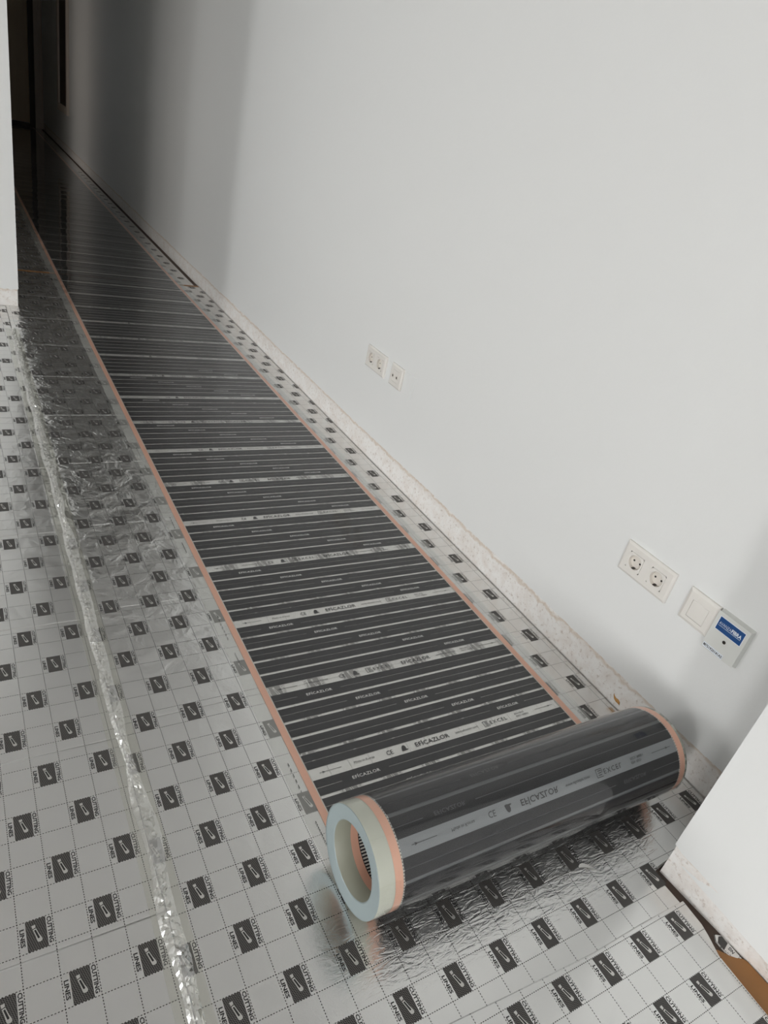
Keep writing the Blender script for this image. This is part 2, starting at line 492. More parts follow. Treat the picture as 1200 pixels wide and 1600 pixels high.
# left and back walls of the bright room with their window openings
def wall_with_windows(name, side, a0, a1):
    mb = MB()
    ws = sorted([w for w in WINDOWS if w[0] == side], key=lambda w: w[1])
    def bx(p, q, z0, z1):
        if q <= p: return
        if side == 'left': mb.box((XL - 0.2, p, z0), (XL, q, z1))
        else: mb.box((p, YB - 0.2, z0), (q, YB, z1))
    cur = a0
    for (_, c, w, z0, z1, pw) in ws:
        bx(cur, c - w / 2, ZS, ZC)
        bx(c - w / 2, c + w / 2, ZS, z0)
        bx(c - w / 2, c + w / 2, z1, ZC)
        cur = c + w / 2
    bx(cur, a1, ZS, ZC)
    return struct(mb.build(name, M['paint']))
wall_with_windows('wall_left', 'left', YB - 0.2, YC + 0.2)
wall_with_windows('wall_back', 'back', XL - 0.2, 2.2)
for k, (side, c, w, z0, z1, pw) in enumerate(WINDOWS):
    mb = MB(); t = 0.045
    def fr(p, q, za, zb):
        if side == 'left': mb.box((XL - 0.07, p, za), (XL - 0.02, q, zb))
        else: mb.box((p, YB - 0.07, za), (q, YB - 0.02, zb))
    fr(c - w / 2, c - w / 2 + t, z0, z1); fr(c + w / 2 - t, c + w / 2, z0, z1)
    fr(c - w / 2 + t, c + w / 2 - t, z0, z0 + t); fr(c - w / 2 + t, c + w / 2 - t, z1 - t, z1)
    struct(mb.build('window_%d' % (k + 1), M['plastic_grey']))

# ------------------------------------------------------------------ foil underlay sheets
CELL = 0.05
def logo_template():
    """printed mark in one 5 cm square: crosshatched block, knife, CUTTING / LINES"""
    T = MB()
    T.add([(0.225, 0.01, 2), (0.80, 0.01, 2), (0.80, 0.99, 2), (0.225, 0.99, 2)], [(0, 1, 2, 3)], [(0.225, 0), (0.8, 0), (0.8, 1), (0.225, 1)], mi=0)
    def word(s, x_base, y_top, length, h):
        vs, fs, w = text2d(s, 0.032)
        sx = length / w
        T.add([(x_base + y * h, y_top - x * sx, 2) for x, y in vs], fs, mi=1)
    word('CUTTING', 0.838, 0.95, 0.86, 0.125)
    word('LINES', 0.055, 0.80, 0.58, 0.125)
    # utility knife from upper left to lower right
    a = Vector((0.425, 0.81)); b = Vector((0.600, 0.235))
    d = (b - a).normalized(); p = Vector((-d.y, d.x))      # p points right-ish/up
    L_ = (b - a).length
    def pt(t, s): q = a + d * (t * L_) + p * s; return (q.x, q.y)
    body = [pt(0.22, -0.048), pt(0.22, 0.048), pt(0.60, 0.056), pt(0.80, 0.072), pt(0.90, 0.075), pt(0.97, 0.055), pt(1.0, 0.0), pt(0.97, -0.055), pt(0.90, -0.075), pt(0.80, -0.072), pt(0.60, -0.056)]
    T.add([(x, y, 4) for x, y in body], [tuple(range(len(body)))], mi=2)
    blade = [pt(-0.02, -0.035), pt(0.02, 0.075), pt(0.17, 0.045), pt(0.17, -0.045)]
    T.add([(x, y, 4) for x, y in blade], [(0, 1, 2, 3)], mi=2)
    slot = [pt(0.28, -0.026), pt(0.28, 0.026), pt(0.78, 0.030), pt(0.80, 0.0), pt(0.78, -0.030)]
    T.add([(x, y, 6) for x, y in slot], [tuple(range(len(slot)))], mi=1)
    return T
LOGO = logo_template()
LOGO_FAR = MB()
LOGO_FAR.add([(0.225, 0.01, 2), (0.80, 0.01, 2), (0.80, 0.99, 2), (0.225, 0.99, 2)], [(0, 1, 2, 3)], [(0.225, 0), (0.8, 0), (0.8, 1), (0.225, 1)], mi=0)
LOGO_FAR.add([(0.06, 0.22, 2), (0.17, 0.22, 2), (0.17, 0.8, 2), (0.06, 0.8, 2)], [(0, 1, 2, 3)], mi=3)
LOGO_FAR.add([(0.85, 0.1, 2), (0.96, 0.1, 2), (0.96, 0.95, 2), (0.85, 0.95, 2)], [(0, 1, 2, 3)], mi=3)
LOGO_FAR.add([(0.43, 0.80, 4), (0.53, 0.80, 4), (0.66, 0.28, 4), (0.55, 0.24, 4)], [(3, 2, 1, 0)], mi=2)
M['ink_soft'] = simple('small_print_from_afar', (0.16, 0.155, 0.15), 0.45, 0.3)

_o = mesh('printed_mark', [(x * CELL, y * CELL, z * 0.00005) for x, y, z in LOGO.v], LOGO.f, None, None, LOGO.uv, mats=[M['hatch'], M['ink'], M['knife'], M['ink_soft']], midx=LOGO.mi)
LOGO_ME = _o.data
bpy.data.objects.remove(_o)

class Grid:
    """cutting grid of one sheet: origin (cells), angle"""
    def __init__(s, ox, oy, a):
        s.ox, s.oy, s.c, s.s = ox, oy, math.cos(a), math.sin(a)
    def to_world(s, C, V):      # V up the passage
        r = -V
        return ((C * s.c + r * s.s + s.ox) * CELL, (C * s.s - r * s.c + s.oy) * CELL)
    def to_cell(s, x, y):
        qx, qy = x / CELL - s.ox, y / CELL - s.oy
        return (s.c * qx + s.s * qy, -(s.s * qx - s.c * qy))

def panel(parent, grid, x0, x1, y0, y1, ztop, gap=0.0002, poly=None, zb=None, text_to=3.2, logos=True):
    """one folded panel of a sheet; a thin board with softened edges and its print"""
    b = 0.0024
    zb = ztop - 0.0052 if zb is None else zb
    if poly is None:
        poly = [(x0, y0 + gap), (x1, y0 + gap), (x1, y1 - gap), (x0, y1 - gap)]
    n = len(poly)
    cx = sum(p[0] for p in poly) / n; cy = sum(p[1] for p in poly) / n
    def inset(p, d):
        vx, vy = cx - p[0], cy - p[1]
        return (p[0] + math.copysign(min(d, abs(vx)), vx), p[1] + math.copysign(min(d, abs(vy)), vy))
    top = [inset(p, b) for p in poly]
    mid = [inset(p, b * 0.3) for p in poly]
    v = [(x, y, ztop) for x, y in top] + [(x, y, ztop - 0.0005) for x, y in mid] + [(x, y, ztop - 0.0016) for x, y in poly] + [(x, y, zb) for x, y in poly]
    f = [tuple(range(n))]
    for ring in range(3):
        for i in range(n):
            j = (i + 1) % n
            f.append((ring * n + i, (ring + 1) * n + i, (ring + 1) * n + j, ring * n + j))
    uvs = [grid.to_cell(p[0], p[1]) for p in v]
    o = mesh('panel', v, f, None, parent, uvs, mats=[M['foil'], M['foam_edge']], midx=[0] + [0] * n + [0] * n + [1] * n)
    if not logos:
        return o
    cs = [grid.to_cell(*p) for p in poly]
    c0, c1 = math.floor(min(c[0] for c in cs)) - 1, math.ceil(max(c[0] for c in cs)) + 1
    v0, v1 = math.floor(min(c[1] for c in cs)) - 1, math.ceil(max(c[1] for c in cs)) + 1
    P = MB()
    ang = math.atan2(grid.s, grid.c)
    xs_ = [p[0] for p in poly]; ys_ = [p[1] for p in poly]
    def inside(x, y):
        ok = False
        for i in range(n):
            (ax, ay), (bx, by) = poly[i], poly[(i + 1) % n]
            if (ay > y) != (by > y) and x < (bx - ax) * (y - ay) / (by - ay) + ax: ok = not ok
        return ok
    for r in range(-v1, -v0 + 1):
        if r % 2: continue
        for C in range(c0, c1 + 1):
            if (C + r // 2) % 2: continue
            wx, wy = grid.to_world(C + 0.5, -(r + 0.5))
            if not inside(wx, wy): continue
            T = LOGO if wy < text_to else LOGO_FAR
            a_ = grid.to_world(C, -(r + 1)); b_ = grid.to_world(C + 1, -(r + 1))
            if wy < min(text_to, 2.6) and min(xs_) < a_[0] and b_[0] < max(xs_):
                k = link(bpy.data.objects.new('printed_mark', LOGO_ME), o)
                k.location = (a_[0], a_[1], ztop); k.rotation_euler = (0, 0, ang)
                continue
            vv = []
            for (lx, ly, lz) in T.v:
                px, py = grid.to_world(C + lx, -(r + 1 - ly))
                vv.append((min(max(px, min(xs_)), max(xs_)), py, ztop + lz * 0.00005))
            b0 = len(P.v)
            P.v += vv
            P.f += [tuple(i + b0 for i in ff) for ff in T.f]
            P.uv += T.uv
            P.mi += T.mi
    if P.v:
        tag(P.build('far_printed_mark', None, o, mats=[M['hatch'], M['ink'], M['knife'], M['ink_soft']], uv=True), kind='stuff')
    return o

G_L = Grid(0.2735, 14.2447, 0.0055)
G_M = Grid(7.2114, 17.7713, 0.0043)
G_F = Grid(17.55, 5.90, 0.004)
G_2 = Grid(7.60, 100.3, 0.0)

sheet_l = empty('underlay_sheet', (0, 0, 0))
tag(sheet_l, 'foil-faced underlay sheet with knife print left of the crumpled clear tape', 'underlay')
folds = [-0.52, -0.13, 0.26, 0.652, 1.038, 1.428, 1.83, 2.22, 2.61, 3.0, 3.39, 3.975]
for a, b in zip(folds[:-1], folds[1:]):
    panel(sheet_l, G_L, -0.62, 0.2295, a, b, 0.0, logos=True)

sheet_m = empty('underlay_sheet', (0, 0, 0))
tag(sheet_m, 'wide foil-faced underlay sheet under the roll and film, beside the long wall', 'underlay')
panel(sheet_m, G_M, 0.2310, 1.15, 0.2, 0.68, 0.0,
      poly=[(0.2310, 0.29), (1.150, 0.29), (1.1485, 0.339), (1.142, 0.371), (1.172, 0.376), (1.4285, 0.40), (1.4285, 1.0708), (0.2310, 1.0708)])
folds = [1.071, 1.455, 1.851, 2.243, 2.633, 3.023, 3.413, 3.803, 4.193, 4.70]
for a, b in zip(folds[:-1], folds[1:]):
    panel(sheet_m, G_M, 0.2310 if b < 3.9 else XC + 0.004, 1.4285, a, b, 0.0,
          poly=[(0.2310, a), (1.4285, a), (1.4285, b), (XC + 0.004, b), (XC + 0.004, YC - 0.002), (0.2310, YC - 0.002)] if a < YC < b else None)

sheet_f = empty('underlay_sheet', (0, 0, 0))
tag(sheet_f, 'small foil-faced board at the front, overlapping by the bare plaster corner', 'underlay')
panel(sheet_f, G_F, 0.2310, 1.1545, -0.10, 0.305, 0.0042, zb=0.0006,
      poly=[(0.2310, -0.50), (1.128, -0.50), (1.131, 0.08), (1.134, 0.20), (1.147, 0.235), (1.1525, 0.255), (1.1545, 0.303), (1.03, 0.3045), (0.90, 0.302), (0.715, 0.309), (0.53, 0.318), (0.2310, 0.325)])

sheet_2 = empty('underlay_sheet', (0, 0, 0))
tag(sheet_2, 'dark underlay sheet running down the shaded corridor beyond the kraft tape', 'underlay')
y = 4.702; i = 0
while y < YE - 0.05:
    y2 = min(y + 0.39, YE - 0.03)
    panel(sheet_2, G_2, XC + 0.004, 1.402, y, y2, -0.0005, logos=(y < 9.0), text_to=0)
    y = y2

# offcut scrap in the gap by the plaster corner
G_O = Grid(23.25, 4.55, 0.25)
oc = panel(None, G_O, 0, 0, 0, 0, -0.0035, zb=ZS + 0.0002, poly=[(1.1665, 0.135), (1.19, 0.135), (1.19, 0.224), (1.176, 0.232), (1.1665, 0.222)], logos=False)
oc.data.transform(Matrix.Translation((-0.008, 0, 0)))
oc.name = 'underlay_offcut'
tag(oc, 'thin underlay offcut stuck in the dark gap below the stained plaster corner', 'offcut')
P = MB()
def oq(pts, mi, z=-0.0033): P.add([(x, y, z) for x, y in pts], [tuple(range(len(pts)))], [(x * 20, y * 20) for x, y in pts], mi=mi)
DX = 0.0185
oq([(1.1415 + DX, 0.2035), (1.160 + DX, 0.209), (1.1605 + DX, 0.2235), (1.153 + DX, 0.2255), (1.1415 + DX, 0.2180)], 0)
vs, fs, w = text2d('NG', 0.02)
P.add([(1.1585 + DX - yy * 0.0075, 0.1915 + xx * 0.0055, -0.0033) for xx, yy in vs], fs, mi=1)
P.build('printed_marks', None, oc, mats=[M['hatch'], M['ink'], M['knife']], uv=True)

# kraft tape: beside the front board, and across the corridor sheets
def thin(name, poly, z, th, material, label, cat):
    n = len(poly)
    v = [(x, y, z + th) for x, y in poly] + [(x, y, z) for x, y in poly]
    f = [tuple(range(n)), tuple(range(2 * n - 1, n - 1, -1))] + [(i, n + i, n + (i + 1) % n, (i + 1) % n) for i in range(n)]
    return tag(mesh(name, v, f, material), label, cat)
thin('kraft_tape', [(1.120, -0.02), (1.189, -0.02), (1.1875, 0.129), (1.1855, 0.170), (1.181, 0.177), (1.169, 0.184), (1.160, 0.192), (1.147, 0.208), (1.134, 0.2165), (1.122, 0.2165)], -0.0028, 0.0006, M['kraft'],
     'brown kraft paper tape by the front board below the plaster corner', 'tape')
thin('kraft_tape', [(XC + 0.01, 4.690), (0.53, 4.69), (1.30, 4.69), (1.425, 4.692), (1.425, 4.722), (1.30, 4.72), (0.53, 4.72), (XC + 0.01, 4.718)], 0.0001, 0.0004, M['kraft'],
     'thin brown tape strip crossing the corridor underlay beyond the pillar', 'tape')

# ------------------------------------------------------------------ crumpled clear tape over the seam
def seam_tape():
    """flat clear tape with a puckered, crumpled ridge wandering along it"""
    nn = noise.noise
    y0, y1 = 0.34, 3.62
    def ctr(y): return 0.2315 + 0.003 * nn(Vector((y * 3.0, 1.0, 0)))
    v = []; f = []; n = 420
    for j in range(n + 1):
        y = y0 + (y1 - y0) * j / n
        for k in range(5):
            t = k / 4 - 0.5
            v.append((ctr(y) + t * 0.056, y, 0.0007 + 0.0005 * (nn(Vector((y * 22, t * 3, 2))) + 0.4) * (1 - abs(t) * 2)))
    for j in range(n):
        for k in range(4):
            a = j * 5 + k
            f.append((a, a + 1, a + 6, a + 5))
    o = mesh('sealing_tape', v, f, M['tape'])
    tag(o, 'crumpled clear sealing tape along the seam between two underlay sheets', 'tape')
    # puckered ridge: small flat facets, fans of oblique folds
    v = []; f = []
    rnd = random.Random(11)
    y = y0; rows = 0; nc = 7
    while y < y1:
        wd = 0.0135 + 0.010 * nn(Vector((y * 5.5, 3.0, 0)))
        cc = ctr(y) + 0.006 * nn(Vector((y * 7.0, 6.0, 0))) + 0.002
        act = 0.45 + 0.9 * max(0.0, nn(Vector((y * 4.5, 8.0, 0))) + 0.4)
        sk = 0.010 * nn(Vector((y * 6.0, 17.0, 0)))
        for k in range(nc):
            t = k / (nc - 1) - 0.5
            e = 1 - (abs(t) * 2) ** 2
            q = nn(Vector((t * 2.2 + y * 150, y * 40, 0)))
            z = 0.0010 + act * e * (0.0032 + 0.0058 * (1 - 2.2 * abs(q)) + 0.0022 * (rnd.random() - 0.5))
            v.append((cc + t * wd * 2 + 0.0016 * (rnd.random() - 0.5), y + sk * t * 2 + 0.003 * (rnd.random() - 0.5), max(0.0009, z)))
        rows += 1
        y += 0.0042 + 0.0022 * rnd.random()
    for j in range(rows - 1):
        for k in range(nc - 1):
            a = j * nc + k
            if (j + k) % 2: f += [(a, a + 1, a + nc + 1), (a, a + nc + 1, a + nc)]
            else: f += [(a, a + 1, a + nc), (a + 1, a + nc + 1, a + nc)]
    mesh('puckered_ridge', v, f, M['tape_ridge'], o)
seam_tape()

# small torn foil flake in front of the roll
v = []; f = []
for i in range(9):
    t = i / 8
    x = 0.996 + 0.036 * t; y = 0.441 - 0.014 * t + 0.004 * math.sin(t * 5)
    w = 0.0045 * math.sin(math.pi * min(0.97, t + 0.05)) + 0.0006
    v += [(x, y - w, 0.0009 + 0.0045 * t * t), (x, y + w, 0.0007 + 0.001 * t)]
for i in range(8):
    f.append((2 * i, 2 * i + 2, 2 * i + 3, 2 * i + 1))
tag(mesh('foil_flake', v, f, M['pale_ink'], smooth=True), 'tiny torn foil flake lifting off the underlay in front of the roll', 'scrap')

# ------------------------------------------------------------------ heating film
XF0, XF1 = 0.515, 1.328       # film edges
CL0, CL1 = 0.5480, 0.5635     # left copper
CR0, CR1 = 1.2755, 1.2925     # right copper
XS0, XS1 = 0.5660, 1.2730     # carbon strips
YR, RR = 0.5690, 0.0965       # roll contact line and radius
RI = 0.0670                   # inner radius of the hollow roll
PER = 0.2490
YW = 0.8350                   # far edge of one clear band
WB = 0.0290; SW = 0.0380; GW = 0.0075
TXT0 = [0.6500, 0.7610, 0.8740, 0.9870, 1.0980]
TXTW = 0.0675
film = empty('heating_film', (0.92, 0.569, 0))
tag(film, 'partly unrolled carbon heating film with copper edges, black strips and a thick roll', 'heating film')
FO = Vector((0.92, 0.569, 0))

def wave(x, y):
    a = 0.00032 * math.sin(y * 25.2 + 0.8 * math.sin(x * 3)) + 0.00022 * math.sin(y * 57 + x * 4) + 0.00030 * noise.noise(Vector((x * 5, y * 6, 0)))
    return 0.0032 + a * min(1.9, 1.0 + max(0.0, y - 2.5) * 0.5)

def film_sheet(name, x0, x1, nx, dy, material, z0=0.0, flat=False):
    v = []; f = []
    y1 = YE - 0.02
    ys = []
    y = YR
    while y < y1:
        ys.append(y); y += dy if y < 6 else dy * 2
    ys.append(y1)
    for y in ys:
        for i in range(nx + 1):
            x = x0 + (x1 - x0) * i / nx
            v.append((x - FO.x, y - FO.y, z0 if flat else wave(x, y) + z0))
    for j in range(len(ys) - 1):
        for i in range(nx):
            a = j * (nx + 1) + i
            f.append((a, a + 1, a + nx + 2, a + nx + 1))
    return mesh(name, v, f, material, film, smooth=True)
film_sheet('clear_film', CL0, CR1, 14, 0.014, M['film'])
film_sheet('film_backing', CL0, CR1, 6, 0.25, M['film_back'], 0.0006, True)
film_sheet('film_margin', XF0, CL0, 2, 0.02, M['film_edge'], -0.0012)
film_sheet('film_margin', CR1, XF1, 2, 0.02, M['film_edge'], -0.0012)

ZST = 0.0012
for (a, b) in ((CL0, CL1), (CR0, CR1)):
    mb = MB(); mb.box((a - FO.x, 0, ZST + 0.0002), (b - FO.x, YE - 0.02 - FO.y, ZST + 0.0005))
    mb.build('copper_strip', M['copper'], film)
# pale comb edge between copper and carbon
for (a, b) in ((CL1, XS0), (XS1, CR0)):
    mb = MB(); mb.box((a - FO.x, 0, ZST - 0.0003), (b - FO.x, YE - 0.02 - FO.y, ZST + 0.0001))
    mb.build('silver_edge', M['silver_line'], film)

mb = MB()
y = 0.665
while y < 2.6:
    for (a, b, n_, ln) in ((0.0, 0.055, 9, 0.0042), (0.105, 0.205, 7, 0.0085)):
        for q in range(n_):
            yy = y + a + (b - a) * q / n_
            mb.box((0.5325 - FO.x, yy - FO.y, 0.0020), (0.5339 - FO.x, yy + ln - FO.y, 0.0021))
    y += 0.498
tag(mb.build('margin_marks', M['ink'], film), kind='stuff')

def strip_faces(k):
    """one double carbon strip, local y from 0 (far edge) to -SW; a slit runs along it, broken by the lettering"""
    mb = MB()
    s = 0.0009
    g0, g1 = TXT0[k] - 0.024, TXT0[k] + TXTW + 0.023
    ym = -SW / 2
    th = 0.0002
    def q(x0, x1, y0, y1): mb.box((x0 - FO.x, y0, -th), (x1 - FO.x, y1, 0))
    q(XS0, XS1, ym + s, 0); q(XS0, XS1, -SW, ym - s); q(g0, g1, ym - s, ym + s)
    return mb
STRIP = []
LET = []
for k in range(5):
    o = strip_faces(k)
    me = bpy.data.meshes.new('carbon_strip')
    me.from_pydata(o.v, [], o.f); me.materials.append(M['carbon']); me.update()
    STRIP.append(me)
    vs, fs, w = text2d('EFÍCAZLOR', 0.012, 1.08)
    sx = TXTW / w
    me = bpy.data.meshes.new('strip_lettering')
    me.from_pydata([(TXT0[k] - FO.x + x * sx, -SW / 2 - 0.0037 + y * 0.0074, 0.0003) for x, y in vs], [], fs)
    me.materials.append(M['pale_ink']); me.update()
    LET.append(me)

def band_print(kind):
    """printing in the clear band; local y 0 = centre of the band; returns list of (x, y) verts and faces"""
    mb = MB()
    def word(s, x0, x1, y0, h, bold=0.0, sp=1.0):
        vs, fs, w = text2d(s, bold, sp)
        sx = (x1 - x0) / w
        mb.add([(x0 + x * sx, y0 + y * h, 0) for x, y in vs], fs)
    def rect(x0, x1, y0, y1):
        mb.add([(x0, y0, 0), (x1, y0, 0), (x1, y1, 0), (x0, y1, 0)], [(0, 1, 2, 3)])
    def leaf(x):
        pts = [(0, -.006), (.004, -.007), (.009, -.0065), (.016, -.0062), (.016, -.0045), (.0115, -.003), (.0125, .002), (.011, .006), (.0075, .0078), (.004, .006), (.0015, .001)]
        mb.add([(x + a, b, 0) for a, b in pts], [tuple(range(len(pts)))])
    def excel(x):
        t = 0.0012; h = 0.0082
        rect(x, x + t, -h, h); rect(x, x + 0.017, h - t, h); rect(x, x + 0.017, -h, -h + t); rect(x + 0.0158, x + 0.017, -h + t, 0.0)
        rect(x + 0.005, x + 0.0145, 0.003, 0.0045); rect(x + 0.005, x + 0.0145, -0.001, 0.0005); rect(x + 0.005, x + 0.0145, -0.005, -0.0035)
        word('EXCEL', x + 0.021, x + 0.073, -0.0045, 0.0098, 0.004, 1.3)
    def arrow(x0, x1, tip):
        rect(x0, x1, -0.00045, 0.00045)
        mb.add([(tip, -0.0028, 0), (tip + 0.007, 0, 0), (tip, 0.0028, 0), (tip + 0.002, 0, 0)], [(0, 1, 2, 3)])
    arrow(0.588, 0.640, 0.594); arrow(1.196, 1.256, 1.240)
    word('Made in Korea', 0.671, 0.7215, -0.002, 0.0058)
    word('CE', 0.753, 0.7695, -0.0058, 0.0115, 0.0)
    leaf(0.792)
    word('EN ISO', 1.131, 1.160, 0.0018, 0.0048); word('ISO 9001', 1.131, 1.170, -0.0062, 0.0048)
    if kind == 'B':
        word('EFÍCAZLOR', 0.830, 0.9245, -0.0056, 0.0112, 0.012, 1.05)
        word('www.eficazlor.com', 0.944, 1.010, -0.0022, 0.0058, 0.004)
        excel(1.029)
    else:
        excel(0.831)
        word('EFÍCAZLOR', 0.937, 1.0265, -0.0056, 0.0112, 0.012, 1.05)
        word('www.eficazlor.com', 1.047, 1.111, -0.0022, 0.0058, 0.004)
    return mb
BP = {'A': band_print('A'), 'B': band_print('B')}

i_ = -3
k_max = int((YE - YW) / PER)
roll_bands = []
roll_strips = []
for i in range(-3, k_max + 1):
    yb = YW + PER * i                       # far edge of clear band i
    kind = 'B' if i % 2 == 0 else 'A'
    if yb - WB > YR:
        if yb < 4.2:
            b = BP[kind]
            mesh('band_lettering', [(x - FO.x, y + yb - WB / 2 - FO.y, ZST + 0.0002) for x, y, z in b.v], b.f, M['ink_film'], film)
    else:
        roll_bands.append((yb, kind))
    for k in range(5):
        ys = yb - WB - k * (SW + GW)        # far edge of the strip
        if ys < YR - 0.58: continue
        if ys - SW > YR - 0.012 and ys < YE - 0.03:
            o = link(bpy.data.objects.new('carbon_strip', STRIP[k]), film)
            o.location = (0, ys - FO.y, ZST)
            if ys < 3.2:
                t = link(bpy.data.objects.new('strip_lettering', LET[k]), o)
        else:
            roll_strips.append((ys, k))

# ---- the roll: the film climbs the near side of the roll and over its top
def wrap(x, y, r):
    th = (YR - y) / RR
    return (x - FO.x, YR - r * math.sin(th) - FO.y, RR - r * math.cos(th) + 0.0016)

def tube(name, x0, x1, r, material, parent, n=128, inward=False, a0=0.0, a1=2 * math.pi, th=0.0):
    v = []; f = []
    full = abs(a1 - a0 - 2 * math.pi) < 1e-6
    cnt = n if full else n + 1
    for i in range(cnt):
        a = a0 + (a1 - a0) * i / n
        for x in (x0, x1):
            v.append((x - FO.x, YR - r * math.sin(a) - FO.y, RR - r * math.cos(a) + 0.0016))
    for i in range(n):
        a = 2 * i; b = 2 * ((i + 1) % cnt)
        f.append((a, b, b + 1, a + 1) if inward else (a, a + 1, b + 1, b))
    return mesh(name, v, f, material, parent, smooth=True)

roll = tube('roll', CL1, CR0, RR - 0.0012, M['wound'], film)
# inside of the hollow roll
tube('roll_inside', CL1, CR0, RI, M['carbon'], roll, inward=True)
for (xa, xb, xo, xi) in ((XF0 + 0.003, CL1, XF0 + 0.002, XF0 + 0.004), (XF1 - 0.028, CR0, XF1 - 0.028, XF1 - 0.034)):
    # stacked clear margins: outside, end face in shallow steps, inside
    n = 128; v = []; f = []
    rings = [(xb, RR - 0.0010), (xa, RR - 0.0010)]
    st = 9
    for s in range(st + 1):
        t = s / st
        r = RR - 0.0010 + (RI - RR + 0.0010) * t
        x = xo + (xi - xo) * (t ** 0.7)
        rings.append((x + 0.0006 * ((s % 2) * 2 - 1), r))
    rings.append((xb, RI))
    for (x, r) in rings:
        for i in range(n):
            a = 2 * math.pi * i / n
            v.append((x - FO.x, YR - r * math.sin(a) - FO.y, RR - r * math.cos(a) + 0.0016))
    mi = []
    for k in range(len(rings) - 1):
        for i in range(n):
            j = (i + 1) % n
            f.append((k * n + i, k * n + j, (k + 1) * n + j, (k + 1) * n + i))
            mi.append(0 if k == 0 else 2 if k == len(rings) - 2 else 1)
    o = mesh('wound_margin', v, f, None, roll, smooth=True, mats=[M['wound_edge'], M['wound_face'], M['wound_in_shaded']], midx=mi)
for (a, b) in ((CL0, CL1), (CR0, CR1)):
    tube('copper_band', a, b, RR - 0.0004, M['copper'], roll)
    tube('copper_band', a + 0.004, b + 0.004 if a < 1 else b, RI - 0.0006, M['copper'], roll, inward=True)
for (a, b) in ((CL1, XS0 + 0.0012), (XS1 - 0.0012, CR0)):
    tube('silver_edge', a, b, RR - 0.0003, M['silver_line'], roll)
# comb of fine dark teeth along the copper, outside and inside
for (xa, xb, r, inn, cnt) in ((CL1 + 0.0004, XS0 - 0.0006, RR + 0.0001, False, 110), (XS1 + 0.0006, CR0 - 0.0004, RR + 0.0001, False, 110), (CL1 + 0.004, CL1 + 0.011, RI - 0.0012, True, 0)):
    mb = MB()
    for i in range(cnt):
        a = 2 * math.pi * i / cnt; da = 2 * math.pi / cnt * 0.42
        p = [(x - FO.x, YR - r * math.sin(t) - FO.y, RR - r * math.cos(t) + 0.0016) for t in (a, a + da) for x in (xa, xb)]
        mb.add(p, [(0, 1, 3, 2)])
    if cnt: mb.build('comb_edge', M['ink'], roll)
mb = MB()
for i in range(72):
    a = 2 * math.pi * i / 72; da = 2 * math.pi / 72 * 0.5; r = RI - 0.0012
    p = [(x - FO.x, YR - r * math.sin(t) - FO.y, RR - r * math.cos(t) + 0.0016) for t in (a, a + da) for x in (CL1 + 0.005, CL1 + 0.016)]
    mb.add(p, [(0, 2, 3, 1)])
mb.build('comb_edge', M['silver_line'], roll)

def curved(name, x0, x1, ya, yb, r, material, parent, pieces=None):
    """patch of the film on the roll between pattern positions ya > yb"""
    v = []; f = []
    for (p0, p1, q0, q1) in (pieces or [(x0, x1, ya, yb)]):
        n = max(2, int(abs(q0 - q1) / RR / 0.06) + 1)
        b = len(v)
        for i in range(n + 1):
            y = q0 + (q1 - q0) * i / n
            v.append(wrap(p0, y, r)); v.append(wrap(p1, y, r))
        for i in range(n):
            a = b + 2 * i
            f.append((a, a + 1, a + 3, a + 2))
    return mesh(name, v, f, material, parent, smooth=True)

for (ys, k) in roll_strips:
    if ys > YR - 0.002: ys_top = min(ys, YR)
    y0 = ys; y1 = ys - SW; ym = (y0 + y1) / 2; s = 0.0008
    if (YR - y1) > 2 * math.pi * RR * 0.93: continue
    g0, g1 = TXT0[k] - 0.024, TXT0[k] + TXTW + 0.023
    curved('carbon_strip', XS0, XS1, y0, y1, RR, M['carbon'], roll,
           [(XS0, XS1, y0, ym + s), (XS0, XS1, ym - s, y1), (g0, g1, ym + s, ym - s)])
    vs, fs, w = text2d('EFÍCAZLOR', 0.012, 1.08)
    sx = TXTW / w
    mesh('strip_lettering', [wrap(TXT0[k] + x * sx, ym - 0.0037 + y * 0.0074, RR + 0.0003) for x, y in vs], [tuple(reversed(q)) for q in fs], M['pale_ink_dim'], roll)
for (yb, kind) in roll_bands:
    if (YR - (yb - WB)) > 2 * math.pi * RR * 0.93 or yb - WB > YR: continue
    curved('clear_band', XS0, XS1, yb, yb - WB, RR - 0.0002, M['wound_band'], roll)
    b = BP[kind]
    mesh('band_lettering', [wrap(x, y + yb - WB / 2, RR + 0.0004) for x, y, z in b.v], [tuple(reversed(q)) for q in b.f], M['ink_film'], roll)
# outermost clear turn; it sits loose on the near side, so it bulges in an oval
v = []; f = []; nx = 70; na = 160
for k in range(na):
    a = 2 * math.pi * k / na
    for i in range(nx + 1):
        x = XF0 + 0.003 + (XF1 - 0.031 - XF0) * i / nx
        ex = (x - 0.80) / 0.27; ea = (a - math.radians(98)) / math.radians(30)
        q = max(0.0, 1 - (ex ** 4 + ea ** 2))
        r = RR + 0.0009 + 0.0035 * min(1.0, q * 2.5) ** 1.5
        v.append((x - FO.x, YR - r * math.sin(a) - FO.y, RR - r * math.cos(a) + 0.0016))
for k in range(na):
    for i in range(nx):
        a = k * (nx + 1) + i; b = ((k + 1) % na) * (nx + 1) + i
        f.append((a, a + 1, b + 1, b))
mesh('clear_wrap', v, f, M['roll_gloss'], roll, smooth=True)

# ------------------------------------------------------------------ wall fittings (right wall)
def rbox(name, y0, y1, z0, z1, d, material, parent, bev=0.0015, x0=0.0):
    """box standing off the wall: local frame has x=0 on the paint, -x into the room"""
    mb = MB(); mb.box((x0 - d, y0, z0), (x0, y1, z1))
    return bevel(mb.build(name, material, parent), bev)

